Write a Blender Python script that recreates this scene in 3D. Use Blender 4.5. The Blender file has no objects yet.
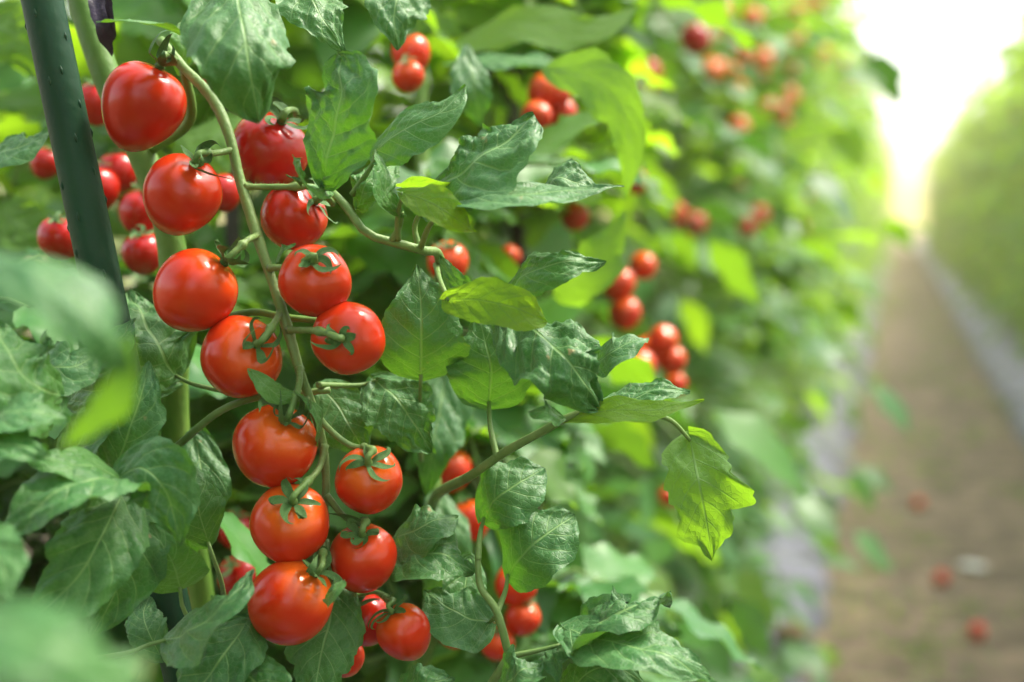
import bpy, math, random
import numpy as np
from mathutils import Vector, Matrix

# ------------------------------------------------------------------ camera
SC = bpy.context.scene
COL = SC.collection
FPX = 1422.2
CAM = np.array([0.0, 0.0, 1.15])
PITCH = math.atan(128 / FPX)
YAW = math.atan(385 / FPX * math.cos(PITCH))
FW = np.array([-math.sin(YAW) * math.cos(PITCH), math.cos(YAW) * math.cos(PITCH), -math.sin(PITCH)])
RT = np.array([math.cos(YAW), math.sin(YAW), 0.0])
UP = np.cross(RT, FW)
cd = bpy.data.cameras.new('camera')
cam = bpy.data.objects.new('camera', cd)
COL.objects.link(cam)
cam.location = CAM
cam.rotation_euler = (math.pi / 2 - PITCH, 0, YAW)
cd.lens = 50
cd.sensor_width = 36
cd.clip_start = 0.02
cd.clip_end = 2000
cd.dof.use_dof = True
cd.dof.focus_distance = 0.655
cd.dof.aperture_fstop = 4.4
SC.camera = cam

# ------------------------------------------------------------------ light
SUN_EL, SUN_AZ = 57.0, 48.0          # azimuth measured from the row direction (+Y), positive to the right
w = bpy.data.worlds.new('World')
SC.world = w
w.use_nodes = True
nt = w.node_tree
nt.nodes.clear()
sky = nt.nodes.new('ShaderNodeTexSky')
sky.sky_type = 'NISHITA'
sky.sun_disc = False
sky.sun_elevation = math.radians(SUN_EL)
sky.sun_rotation = math.radians(SUN_AZ)
sky.air_density = 1.0
sky.dust_density = 3.0
sky.ozone_density = 0.6
hs = nt.nodes.new('ShaderNodeHueSaturation')
hs.inputs['Saturation'].default_value = 0.35
bg = nt.nodes.new('ShaderNodeBackground')
bg.inputs['Strength'].default_value = 0.15
wo = nt.nodes.new('ShaderNodeOutputWorld')
nt.links.new(sky.outputs[0], hs.inputs['Color'])
nt.links.new(hs.outputs[0], bg.inputs['Color'])
nt.links.new(bg.outputs[0], wo.inputs['Surface'])
sl = bpy.data.lights.new('sun', 'SUN')
sl.energy = 1.5
sl.angle = math.radians(14)
sl.color = (1.0, 0.91, 0.72)
sun = bpy.data.objects.new('sun', sl)
COL.objects.link(sun)
el, az = math.radians(SUN_EL), math.radians(SUN_AZ)
sd = Vector((math.sin(az) * math.cos(el), math.cos(az) * math.cos(el), math.sin(el)))
sun.rotation_euler = sd.to_track_quat('Z', 'Y').to_euler()
SC.view_settings.view_transform = 'Standard'
SC.view_settings.look = 'None'
SC.view_settings.gamma = 1
SC.view_settings.exposure = 2.08
SC.view_settings.use_curve_mapping = False
SC.cycles.max_bounces = 7
SC.cycles.diffuse_bounces = 4
SC.cycles.glossy_bounces = 2
SC.cycles.transmission_bounces = 5
SC.cycles.volume_bounces = 0
SC.cycles.sample_clamp_indirect = 8
SC.cycles.caustics_reflective = False
SC.cycles.caustics_refractive = False

rng = np.random.default_rng(7)
random.seed(7)

def P(px, py, z):
    return CAM + z * (FW + (px - 512) / FPX * RT + (341 - py) / FPX * UP)

def D(x, y, t):
    """direction: right, up, towards the camera"""
    v = x * RT + y * UP - t * FW
    return v / np.linalg.norm(v)

def G(px, py, h=0.0):
    d = FW + (px - 512) / FPX * RT + (341 - py) / FPX * UP
    k = (h - CAM[2]) / d[2]
    return CAM + k * d

# ------------------------------------------------------------------ materials
def N(nt, t, **kw):
    n = nt.nodes.new('ShaderNode' + t)
    for k, v in kw.items():
        if k in n.inputs.keys():
            n.inputs[k].default_value = v
        else:
            setattr(n, k, v)
    return n

def newmat(name):
    m = bpy.data.materials.new(name)
    m.use_nodes = True
    m.node_tree.nodes.clear()
    out = m.node_tree.nodes.new('ShaderNodeOutputMaterial')
    return m, m.node_tree, out

def math_(nt, op, a, b=None, clamp=False):
    n = nt.nodes.new('ShaderNodeMath')
    n.operation = op
    n.use_clamp = clamp
    for i, v in enumerate((a, b)):
        if v is None:
            continue
        if isinstance(v, (int, float)):
            n.inputs[i].default_value = v
        else:
            nt.links.new(v, n.inputs[i])
    return n.outputs[0]

def mixc(nt, f, a, b):
    n = nt.nodes.new('ShaderNodeMix')
    n.data_type = 'RGBA'
    for i, v in ((0, f), (6, a), (7, b)):
        if isinstance(v, (int, float)):
            n.inputs[i].default_value = v
        elif isinstance(v, tuple):
            n.inputs[i].default_value = (*v, 1) if len(v) == 3 else v
        else:
            nt.links.new(v, n.inputs[i])
    return n.outputs[2]

def maprange(nt, v, a, b, c=0.0, d=1.0):
    n = nt.nodes.new('ShaderNodeMapRange')
    n.interpolation_type = 'SMOOTHSTEP'
    nt.links.new(v, n.inputs[0])
    for i, x in zip((1, 2, 3, 4), (a, b, c, d)):
        n.inputs[i].default_value = x
    return n.outputs[0]

def leaf_material(name, detail=True):
    m, nt, out = newmat(name)
    uv = N(nt, 'UVMap')
    sep = N(nt, 'SeparateXYZ')
    nt.links.new(uv.outputs[0], sep.inputs[0])
    u, v = sep.outputs[0], sep.outputs[1]
    tone = N(nt, 'Attribute', attribute_name='tone').outputs['Fac']
    a = math_(nt, 'ABSOLUTE', math_(nt, 'SUBTRACT', math_(nt, 'MULTIPLY', v, 2.0), 1.0))
    # base colour by tone: 0 blue-green mature, .5 mid green, 1 young yellow-green
    c1 = mixc(nt, maprange(nt, tone, 0.0, 0.5), (0.028, 0.130, 0.034), (0.046, 0.185, 0.022))
    col = mixc(nt, maprange(nt, tone, 0.5, 1.0), c1, (0.13, 0.27, 0.022))
    tc = N(nt, 'TexCoord')
    no = N(nt, 'TexNoise', Scale=55.0, Detail=3.0)
    nt.links.new(tc.outputs['Object'], no.inputs['Vector'])
    nf = maprange(nt, no.outputs[0], 0.3, 0.7)
    col = mixc(nt, math_(nt, 'MULTIPLY', nf, 0.35), col, mixc(nt, 0.5, col, (0.08, 0.17, 0.03)))
    vein = None
    if detail:
        mid = maprange(nt, a, 0.012, 0.045, 1.0, 0.0)
        ph = math_(nt, 'SUBTRACT', math_(nt, 'MULTIPLY', u, 6.0), math_(nt, 'MULTIPLY', a, 1.5))
        fr = math_(nt, 'ABSOLUTE', math_(nt, 'SUBTRACT', math_(nt, 'FRACT', math_(nt, 'ADD', ph, 10.5)), 0.5))
        lat = maprange(nt, fr, 0.015, 0.055, 1.0, 0.0)
        lat = math_(nt, 'MULTIPLY', lat, maprange(nt, a, 0.5, 1.0, 0.75, 0.15))
        vein = math_(nt, 'MAXIMUM', mid, lat)
        vor = N(nt, 'TexVoronoi', feature='DISTANCE_TO_EDGE', Scale=380.0)
        nt.links.new(tc.outputs['Object'], vor.inputs['Vector'])
        ret = maprange(nt, vor.outputs['Distance'], 0.0, 0.12, 1.0, 0.0)
        vein2 = math_(nt, 'MAXIMUM', vein, math_(nt, 'MULTIPLY', ret, 0.22))
        col = mixc(nt, math_(nt, 'MULTIPLY', vein2, 0.85), col, (0.20, 0.36, 0.11))
        # small dead flecks
        fl = N(nt, 'TexNoise', Scale=70.0, Detail=4.0)
        nt.links.new(tc.outputs['Object'], fl.inputs['Vector'])
        ff = maprange(nt, fl.outputs[0], 0.71, 0.76)
        col = mixc(nt, ff, col, (0.30, 0.24, 0.10))
    geo = N(nt, 'NewGeometry')
    back = geo.outputs['Backfacing']
    colb = mixc(nt, back, col, mixc(nt, math_(nt, 'SUBTRACT', 0.45, math_(nt, 'MULTIPLY', tone, 0.4)), col, (0.17, 0.29, 0.14)))
    pr = N(nt, 'BsdfPrincipled')
    pr.inputs['IOR'].default_value = 1.45
    nt.links.new(colb, pr.inputs['Base Color'])
    rough = math_(nt, 'ADD', math_(nt, 'MULTIPLY', nf, 0.14), 0.43)
    rough = math_(nt, 'ADD', rough, math_(nt, 'MULTIPLY', back, 0.25))
    nt.links.new(rough, pr.inputs['Roughness'])
    pr.inputs['Specular IOR Level'].default_value = 0.55
    pr.inputs['Sheen Weight'].default_value = 0.06 if detail else 0.02
    pr.inputs['Sheen Roughness'].default_value = 0.55
    tr = N(nt, 'BsdfTranslucent')
    tcol = mixc(nt, tone, (0.10, 0.33, 0.012), (0.32, 0.55, 0.015))
    if vein is not None:
        tcol = mixc(nt, math_(nt, 'MULTIPLY', vein2, 0.5), tcol, (0.10, 0.22, 0.02))
    nt.links.new(tcol, tr.inputs['Color'])
    mx = N(nt, 'MixShader')
    nt.links.new(maprange(nt, tone, 0.3, 1.0, 0.24, 0.70), mx.inputs[0])
    nt.links.new(pr.outputs[0], mx.inputs[1])
    nt.links.new(tr.outputs[0], mx.inputs[2])
    if detail:
        b1 = N(nt, 'Bump', Strength=0.45, Distance=0.0012)
        b1.invert = True
        nt.links.new(vein2, b1.inputs['Height'])
        n2 = N(nt, 'TexVoronoi', feature='SMOOTH_F1', Scale=230.0)
        n2.inputs['Smoothness'].default_value = 0.6
        wn = N(nt, 'TexNoise', Scale=120.0, Detail=3.0)
        nt.links.new(tc.outputs['Object'], wn.inputs['Vector'])
        vm = N(nt, 'VectorMath', operation='MULTIPLY_ADD')
        nt.links.new(wn.outputs['Color'], vm.inputs[0])
        vm.inputs[1].default_value = (0.005, 0.005, 0.005)
        nt.links.new(tc.outputs['Object'], vm.inputs[2])
        nt.links.new(vm.outputs[0], n2.inputs['Vector'])
        b2 = N(nt, 'Bump', Strength=0.28, Distance=0.0014)
        b2.invert = True
        nt.links.new(math_(nt, 'SUBTRACT', n2.outputs['Distance'], math_(nt, 'MULTIPLY', wn.outputs[0], 0.5)), b2.inputs['Height'])
        nt.links.new(b1.outputs[0], b2.inputs['Normal'])
        nt.links.new(b2.outputs[0], pr.inputs['Normal'])
        nt.links.new(b2.outputs[0], tr.inputs['Normal'])
    nt.links.new(mx.outputs[0], out.inputs['Surface'])
    return m

def stem_material(name, c1, c2, rough=0.5, scale=60.0):
    m, nt, out = newmat(name)
    tc = N(nt, 'TexCoord')
    no = N(nt, 'TexNoise', Scale=scale, Detail=3.0)
    nt.links.new(tc.outputs['Object'], no.inputs['Vector'])
    col = mixc(nt, maprange(nt, no.outputs[0], 0.35, 0.65), c1, c2)
    pr = N(nt, 'BsdfPrincipled', Roughness=rough)
    pr.inputs['Subsurface Weight'].default_value = 0.0
    pr.inputs['Specular IOR Level'].default_value = 0.3
    nt.links.new(col, pr.inputs['Base Color'])
    n2 = N(nt, 'TexNoise', Scale=scale * 9, Detail=2.0)
    nt.links.new(tc.outputs['Object'], n2.inputs['Vector'])
    bp = N(nt, 'Bump', Strength=0.4, Distance=0.001)
    nt.links.new(n2.outputs[0], bp.inputs['Height'])
    nt.links.new(bp.outputs[0], pr.inputs['Normal'])
    nt.links.new(pr.outputs[0], out.inputs['Surface'])
    return m

def tomato_material():
    m, nt, out = newmat('tomato_skin')
    tc = N(nt, 'TexCoord')
    oi = N(nt, 'ObjectInfo')
    sep = N(nt, 'SeparateXYZ')
    nt.links.new(tc.outputs['Generated'], sep.inputs[0])
    sc = N(nt, 'SeparateColor')
    nt.links.new(oi.outputs['Color'], sc.inputs[0])
    ora = sc.outputs[0]                                # orange tint amount
    red = mixc(nt, sc.outputs[1], (0.38, 0.006, 0.004), (0.60, 0.030, 0.005))
    red = mixc(nt, sc.outputs[2], red, (0.75, 0.17, 0.03))
    no = N(nt, 'TexNoise', Scale=60.0, Detail=2.0)
    nt.links.new(tc.outputs['Object'], no.inputs['Vector'])
    zz = math_(nt, 'ADD', sep.outputs[2], math_(nt, 'MULTIPLY', math_(nt, 'SUBTRACT', no.outputs[0], 0.5), 0.25))
    top = math_(nt, 'MULTIPLY', maprange(nt, zz, 0.72, 1.12), math_(nt, 'MULTIPLY', ora, 0.7))
    col = mixc(nt, top, red, (0.80, 0.20, 0.015))
    sp = N(nt, 'TexVoronoi', Scale=330.0)
    nt.links.new(tc.outputs['Object'], sp.inputs['Vector'])
    sn = N(nt, 'TexNoise', Scale=40.0)
    nt.links.new(tc.outputs['Object'], sn.inputs['Vector'])
    spk = math_(nt, 'MULTIPLY', maprange(nt, sp.outputs['Distance'], 0.10, 0.22, 1.0, 0.0), maprange(nt, sn.outputs[0], 0.5, 0.6))
    col = mixc(nt, math_(nt, 'MULTIPLY', spk, 0.5), col, (0.85, 0.35, 0.12))
    pr = N(nt, 'BsdfPrincipled')
    nt.links.new(col, pr.inputs['Base Color'])
    rg = N(nt, 'TexNoise', Scale=90.0, Detail=4.0)
    nt.links.new(tc.outputs['Object'], rg.inputs['Vector'])
    nt.links.new(maprange(nt, rg.outputs[0], 0.3, 0.7, 0.09, 0.19), pr.inputs['Roughness'])
    pr.inputs['IOR'].default_value = 1.42
    pr.inputs['Specular IOR Level'].default_value = 0.5
    pr.inputs['Subsurface Weight'].default_value = 0.15
    pr.inputs['Subsurface Radius'].default_value = (0.01, 0.0015, 0.0006)
    pr.inputs['Subsurface Scale'].default_value = 0.5
    bp = N(nt, 'Bump', Strength=0.06, Distance=0.0008)
    n2 = N(nt, 'TexNoise', Scale=220.0, Detail=2.0)
    nt.links.new(tc.outputs['Object'], n2.inputs['Vector'])
    nt.links.new(n2.outputs[0], bp.inputs['Height'])
    nt.links.new(bp.outputs[0], pr.inputs['Normal'])
    nt.links.new(pr.outputs[0], out.inputs['Surface'])
    return m

def plain_mat(name, c1, c2, scale, rough, bump=0.5, bdist=0.01, rr=0.0):
    m, nt, out = newmat(name)
    tc = N(nt, 'TexCoord')
    no = N(nt, 'TexNoise', Scale=scale, Detail=8.0)
    no.inputs['Roughness'].default_value = 0.65
    nt.links.new(tc.outputs['Object'], no.inputs['Vector'])
    col = mixc(nt, maprange(nt, no.outputs[0], 0.3, 0.7), c1, c2)
    pr = N(nt, 'BsdfPrincipled', Roughness=rough)
    nt.links.new(col, pr.inputs['Base Color'])
    bp = N(nt, 'Bump', Strength=bump, Distance=bdist)
    nt.links.new(no.outputs[0], bp.inputs['Height'])
    nt.links.new(bp.outputs[0], pr.inputs['Normal'])
    nt.links.new(pr.outputs[0], out.inputs['Surface'])
    return m

M_LEAF = leaf_material('tomato_leaf')
M_LEAF_FAR = leaf_material('tomato_leaf_far', False)
M_STEM = stem_material('green_stem', (0.11, 0.20, 0.05), (0.17, 0.26, 0.08))
M_STEM_D = stem_material('thick_stem', (0.07, 0.16, 0.02), (0.12, 0.22, 0.035), 0.5, 30)
M_CALYX = stem_material('calyx', (0.035, 0.105, 0.022), (0.08, 0.17, 0.04), 0.55)
M_WITHER = stem_material('withered', (0.16, 0.09, 0.06), (0.28, 0.18, 0.12), 0.8)
M_TOM = tomato_material()
M_POLE = stem_material('stake_plastic', (0.007, 0.036, 0.017), (0.011, 0.046, 0.022), 0.42, 20)
M_POLE.node_tree.nodes['Principled BSDF'].inputs['Specular IOR Level'].default_value = 0.12
M_DARK = stem_material('dark_stake', (0.018, 0.018, 0.016), (0.035, 0.03, 0.025), 0.6, 20)
M_TIE = stem_material('tie_band', (0.012, 0.008, 0.022), (0.03, 0.02, 0.045), 0.5, 80)
M_SOIL = plain_mat('soil', (0.09, 0.06, 0.035), (0.20, 0.14, 0.085), 6.0, 0.95, 0.8, 0.03)
M_PATH = plain_mat('path_earth', (0.045, 0.036, 0.022), (0.20, 0.145, 0.10), 7.0, 0.95, 0.8, 0.02)
M_MULCH = plain_mat('mulch_film', (0.035, 0.038, 0.066), (0.12, 0.125, 0.19), 9.0, 0.5, 0.9, 0.02)
M_CLOD = plain_mat('clod', (0.13, 0.09, 0.05), (0.25, 0.17, 0.10), 40.0, 0.95, 0.8, 0.01)
M_WEED = plain_mat('weed', (0.05, 0.12, 0.02), (0.10, 0.18, 0.03), 9.0, 0.7)
M_SCRAP = plain_mat('scrap', (0.5, 0.5, 0.48), (0.65, 0.65, 0.62), 20.0, 0.6)

# ------------------------------------------------------------------ mesh helpers
class MB:
    def __init__(s):
        s.v, s.f, s.uv, s.t, s.n = [], [], [], [], 0
    def add(s, v, f, uv=None, tone=0.5):
        v = np.asarray(v, dtype=np.float64)
        s.v.append(v)
        s.f.append(np.asarray(f, dtype=np.int64) + s.n)
        s.uv.append(np.zeros((len(v), 2)) if uv is None else uv)
        s.t.append(np.full(len(v), tone, dtype=np.float32))
        s.n += len(v)
    def mesh(s, name, mat, origin=(0, 0, 0)):
        V = np.concatenate(s.v) - np.asarray(origin)
        UV = np.concatenate(s.uv)
        T = np.concatenate(s.t)
        F = [x for x in s.f]
        nq = sum(len(x) for x in F)
        me = bpy.data.meshes.new(name)
        F = np.concatenate(F)
        me.vertices.add(len(V))
        me.vertices.foreach_set('co', V.ravel())
        me.loops.add(nq * 4)
        me.loops.foreach_set('vertex_index', F.ravel())
        me.polygons.add(nq)
        me.polygons.foreach_set('loop_start', np.arange(nq) * 4)
        me.polygons.foreach_set('loop_total', np.full(nq, 4))
        me.polygons.foreach_set('use_smooth', np.ones(nq, dtype=bool))
        uvl = me.uv_layers.new(name='UVMap')
        uvl.data.foreach_set('uv', UV[F.ravel()].ravel())
        at = me.attributes.new('tone', 'FLOAT', 'POINT')
        at.data.foreach_set('value', T)
        me.materials.append(mat)
        me.update(calc_edges=True)
        me.validate()
        return me
    def obj(s, name, mat, parent=None, origin=(0, 0, 0)):
        o = bpy.data.objects.new(name, s.mesh(name, mat, origin))
        COL.objects.link(o)
        if parent is not None:
            o.parent = parent
            if parent.type == 'EMPTY' and not parent.parent:
                o.location = np.asarray(origin) - np.asarray(parent.location)
            else:
                o.location = (0, 0, 0)
        else:
            o.location = origin
        return o

def tag(o, label=None, cat=None, group=None, kind=None):
    if label: o['label'] = label
    if cat: o['category'] = cat
    if group: o['group'] = group
    if kind: o['kind'] = kind
    return o

def empty(name, loc):
    o = bpy.data.objects.new(name, None)
    COL.objects.link(o)
    o.location = loc
    o.empty_display_size = 0.05
    return o

def spline(pts, n):
    """Catmull-Rom through pts, n samples evenly spaced by arc length"""
    p = np.asarray(pts, dtype=float)
    if len(p) == 2:
        t = np.linspace(0, 1, n)[:, None]
        return p[0] * (1 - t) + p[1] * t
    q = np.vstack([2 * p[0] - p[1], p, 2 * p[-1] - p[-2]])
    out = []
    for i in range(1, len(q) - 2):
        for t in np.linspace(0, 1, 16, endpoint=False):
            a, b, c, d = q[i - 1], q[i], q[i + 1], q[i + 2]
            out.append(0.5 * ((2 * b) + (-a + c) * t + (2 * a - 5 * b + 4 * c - d) * t * t + (-a + 3 * b - 3 * c + d) * t ** 3))
    out.append(q[-2])
    out = np.array(out)
    s = np.concatenate([[0], np.cumsum(np.linalg.norm(np.diff(out, axis=0), axis=1))])
    tt = np.linspace(0, s[-1], n)
    return np.stack([np.interp(tt, s, out[:, k]) for k in range(3)], 1)

def frames(S, hint):
    T = np.gradient(S, axis=0)
    T /= np.linalg.norm(T, axis=1)[:, None] + 1e-12
    Nn = np.zeros_like(T)
    h = np.asarray(hint, dtype=float)
    n0 = h - h.dot(T[0]) * T[0]
    if np.linalg.norm(n0) < 1e-3:
        n0 = np.cross(T[0], [0.3, 0.5, 0.8])
    n = n0 / np.linalg.norm(n0)
    for i in range(len(S)):
        n = n - n.dot(T[i]) * T[i]
        n /= np.linalg.norm(n) + 1e-12
        Nn[i] = n
    return T, Nn, np.cross(T, Nn)

def grid_faces(nu, nv):
    i, j = np.meshgrid(np.arange(nu - 1), np.arange(nv - 1), indexing='ij')
    a = (i * nv + j).ravel()
    return np.stack([a, a + 1, a + nv + 1, a + nv], 1)

def tube(mb, pts, radii, n=None, k=10, cap=True, rough=0.0, tone=0.5):
    n = n or max(6, len(pts) * 6)
    S = spline(pts, n)
    r = np.interp(np.linspace(0, 1, n), np.linspace(0, 1, len(radii)), radii)
    if rough:
        r = r * (1 + rough * rng.normal(size=n))
    T, Nn, B = frames(S, [0.13, -0.7, 0.6])
    th = np.linspace(0, 2 * math.pi, k, endpoint=False)
    V = S[:, None, :] + r[:, None, None] * (np.cos(th)[None, :, None] * Nn[:, None, :] + np.sin(th)[None, :, None] * B[:, None, :])
    V = V.reshape(-1, 3)
    i, j = np.meshgrid(np.arange(n - 1), np.arange(k), indexing='ij')
    i, j = i.ravel(), j.ravel()
    F = np.stack([i * k + j, i * k + (j + 1) % k, (i + 1) * k + (j + 1) % k, (i + 1) * k + j], 1)
    if cap:
        V = np.vstack([V, S[0], S[-1]])
        c0, c1 = n * k, n * k + 1
        jj = np.arange(0, k, 2)
        F = np.vstack([F, np.stack([np.full(len(jj), c0), (jj + 2) % k, jj + 1, jj], 1),
                       np.stack([np.full(len(jj), c1), (n - 1) * k + jj, (n - 1) * k + jj + 1, (n - 1) * k + (jj + 2) % k], 1)])
    mb.add(V, F, None, tone)
    return S, Nn, B, r

def leaf(mb, spine, hw, hint, tone=0.4, nu=44, nv=25, shape='ovate', lobes=5, lobe_amp=0.10, fold=-0.06, cup=0.0,
         blister=0.09, ruffle=0.10, twist=0.0, seed=0, basel=0.10, edge=0.0):
    rg = np.random.default_rng(seed + 11)
    S = spline(spine, nu)
    L = np.linalg.norm(np.diff(S, axis=0), axis=1).sum()
    T, Nn, B = frames(S, hint)
    u = np.linspace(0, 1, nu)[:, None]
    v = np.linspace(-1, 1, nv)[None, :]
    if twist:
        a = twist * u
        Nn, B = Nn * np.cos(a) + B * np.sin(a), B * np.cos(a) - Nn * np.sin(a)
    p, q = {'ovate': (0.62, 0.85), 'round': (0.8, 0.6), 'lance': (0.75, 1.1), 'heart': (0.5, 0.8), 'tip': (1.1, 0.8), 'blunt': (1.05, 0.5)}[shape]
    wd = np.sin(math.pi * np.clip(u, 0.0, 1) ** p) ** q
    wd = np.maximum(wd, 0.015)
    av = np.abs(v)
    sd = np.sign(v)
    phs = rg.uniform(0, 1, 2)
    side = np.where(v > 0, phs[0], phs[1])
    saw = np.mod(u * lobes + side, 1.0)
    lobe_amp = lobe_amp * 0.95 + (0.02 if nu > 30 else 0)
    blister = blister * (0.95 if shape in ('round', 'blunt', 'ovate') else 0.75)
    lob = np.where(saw < 0.62, np.sin(saw / 0.62 * math.pi / 2) ** 1.2, np.cos((saw - 0.62) / 0.38 * math.pi / 2) ** 0.8)
    amp2 = 1 + 0.5 * rg.normal(size=3)
    lobw = lob * (0.6 + 0.4 * np.sin(u * 9 + amp2[0] * 4 + sd))
    saw2 = np.mod(u * lobes * 2.7 + side * 3, 1.0)
    y = hw * wd * v * (1 + lobe_amp * (lobw * 1.6 - 0.8) * av ** 2 + (lobe_amp * 0.3 + 0.03 * (nu > 30)) * (saw2 - 0.5) * av ** 3)
    asym = rg.normal() * 0.06
    y = y * (1 + asym * sd)
    dx = hw * (0.22 * av ** 1.5 * wd + lobe_amp * 0.9 * lobw * av ** 2 * wd) - L * basel * av * np.exp(-(u / 0.10) ** 2) - hw * 0.15 * av * wd
    ph = u * 6 - 1.5 * av
    pil = np.abs(np.sin(math.pi * ph)) ** 0.8
    z = fold * np.abs(y) + hw * blister * (pil - 0.4) * wd * np.minimum(av * 2.5, 1) * (1 - 0.4 * av)
    fr = rg.uniform(5, 11, (6, 2)); pp = rg.uniform(0, 6.28, 6)
    nz = sum(np.sin(fr[i, 0] * u * 1.8 + fr[i, 1] * v * (1 if i % 2 else -1) * 0.9 + pp[i]) for i in range(6)) / 6
    fr2 = rg.uniform(14, 26, (6, 2)); pp2 = rg.uniform(0, 6.28, 6)
    nz3 = np.sin(u * 47 + 3 * np.sin(v * 9 + pp2[0])) * np.sin(v * 23 + 2 * np.sin(u * 21 + pp2[1]))
    nz2 = sum(np.sin(fr2[i, 0] * u * 1.8 + fr2[i, 1] * v * (1 if i % 2 else -1) + pp2[i]) for i in range(6)) / 6
    z = z + hw * blister * (1.1 * nz + (0.7 * nz2 + (0.35 * nz3 if nu > 30 else 0)) * np.minimum(av * 3, 1))
    ro = rg.uniform(0, 6.28, 2)
    z = z + hw * ruffle * av ** 2.5 * np.sin(2 * math.pi * (2.3 + 0.6 * rg.random()) * u + np.where(v > 0, ro[0], ro[1]))
    z = z - cup * hw * (v ** 2) * wd
    if edge:
        z = z - edge * hw * av ** 6
    V = S[:, None, :] + T[:, None, :] * dx[..., None] + B[:, None, :] * y[..., None] + Nn[:, None, :] * z[..., None]
    uv = np.stack([np.broadcast_to(u, y.shape), np.broadcast_to(v * 0.5 + 0.5, y.shape)], -1).reshape(-1, 2)
    mb.add(V.reshape(-1, 3), grid_faces(nu, nv), uv, tone)

def rand_leaflet(mb, base, d, n, L, hw, tone, nu=7, nv=5, droop=0.5, seed=0):
    """small cheap leaflet for foliage masses"""
    d = d / np.linalg.norm(d)
    up = np.array([0, 0, 1.0])
    pts = [base, base + d * L * 0.5 + up * (-0.08 * droop * L), base + d * L * 0.95 - up * droop * 0.4 * L]
    leaf(mb, pts, hw, n, tone, nu, nv, 'ovate', 3, 0.22, 0.2, 0.1, 0.05, 0.16, 0.0, seed, 0.05)

def compound(mb, smb, base, d, L, tone, big=0.05, seed=0, nu=7, nv=5, nl=7):
    """a compound tomato leaf: arching stalk with paired leaflets"""
    rg = np.random.default_rng(seed)
    d = d / np.linalg.norm(d)
    up = np.array([0, 0, 1.0])
    sidev = np.cross(d, up); sidev /= np.linalg.norm(sidev) + 1e-9
    drp = rg.uniform(0.2, 0.9)
    pts = [base, base + d * L * 0.4 + up * 0.05 * L, base + d * L * 0.75 - up * drp * 0.15 * L, base + d * L - up * drp * 0.5 * L]
    S = spline(pts, 12)
    tube(smb, pts, [0.0028, 0.002, 0.0012], 6, 4, False)
    for k in range(nl):
        if k == nl - 1:
            i, dd = 11, S[11] - S[9]
        else:
            i = int(3 + 7 * (k // 2) / max(1, (nl - 1) // 2))
            s = 1 if k % 2 else -1
            dd = (S[i] - S[i - 1]); dd /= np.linalg.norm(dd) + 1e-9
            dd = dd * 0.45 + s * sidev * 1.0 + up * rg.uniform(-0.4, 0.15)
        n = up + rg.normal(size=3) * 0.35 - FW * rg.uniform(0, 0.5)
        l = big * rg.uniform(0.75, 1.35)
        rand_leaflet(mb, S[i], dd, n, l * 1.35, l * 0.42, np.clip(tone + rg.normal() * 0.15, 0, 1), nu, nv, rg.uniform(0.1, 0.9), int(rg.integers(1e6)))

# ------------------------------------------------------------------ ground, path, mulch, haze
def sheet(name, x0, x1, y0, y1, nx, ny, zf, mat):
    X, Y = np.meshgrid(np.linspace(x0, x1, nx), y0 + (y1 - y0) * np.linspace(0, 1, ny) ** 2, indexing='ij')
    Z = zf(X, Y)
    mb = MB()
    F = grid_faces(nx, ny)[:, ::-1]
    mb.add(np.stack([X, Y, Z], -1).reshape(-1, 3), F)
    return mb.obj(name, mat)

def rough(X, Y, a, f):
    return a * (np.sin(X * f * 1.3 + 2 * np.sin(Y * f * 0.7)) * np.sin(Y * f + 1.7 * np.sin(X * f)) + 0.5 * np.sin(X * f * 3.1 + Y * f * 2.3))

tag(sheet('ground', -400, 400, -60, 700, 60, 60, lambda X, Y: 0 * X - 0.03, M_SOIL), kind='structure')
XP0, XP1 = -0.16, 0.64
tag(sheet('path', XP0 - 0.08, XP1 + 0.08, -1, 120, 30, 400, lambda X, Y: rough(X, Y, 0.006, 9), M_PATH), kind='structure')

def bed(x_in, sgn):
    # a rounded raised bed under film, x_in is its path-side edge
    def zf(X, Y):
        t = (X - x_in) * sgn - 0.02 - 0.018 * np.sin(Y * 5.3 + 2 * np.sin(Y * 1.9)) - 0.012 * np.sin(Y * 17 + sgn)
        prof = 0.13 * np.clip(t / 0.22, 0, 1) ** 0.6 * np.clip((1.0 - t) / 0.22, 0, 1) ** 0.6
        wr = 0.008 * np.sin(Y * 16 + 3 * np.sin(X * 14) + 2 * np.sin(Y * 3.1)) * np.clip(t / 0.05, 0, 1) + rough(X, Y, 0.006, 21)
        return np.where(t < 0, -0.02, 0.006) + prof + wr
    xs = (x_in, x_in + sgn * 1.0)
    return zf, min(xs), max(xs)
zf, a, b = bed(XP0 - 0.005, -1)
BED_L = zf
tag(sheet('plastic_mulch', a, b, -0.5, 60, 60, 1400, zf, M_MULCH), kind='structure')
zf, a, b = bed(XP1 - 0.02, 1)
tag(sheet('plastic_mulch', a, b, -0.5, 60, 60, 900, zf, M_MULCH), kind='structure')

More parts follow.
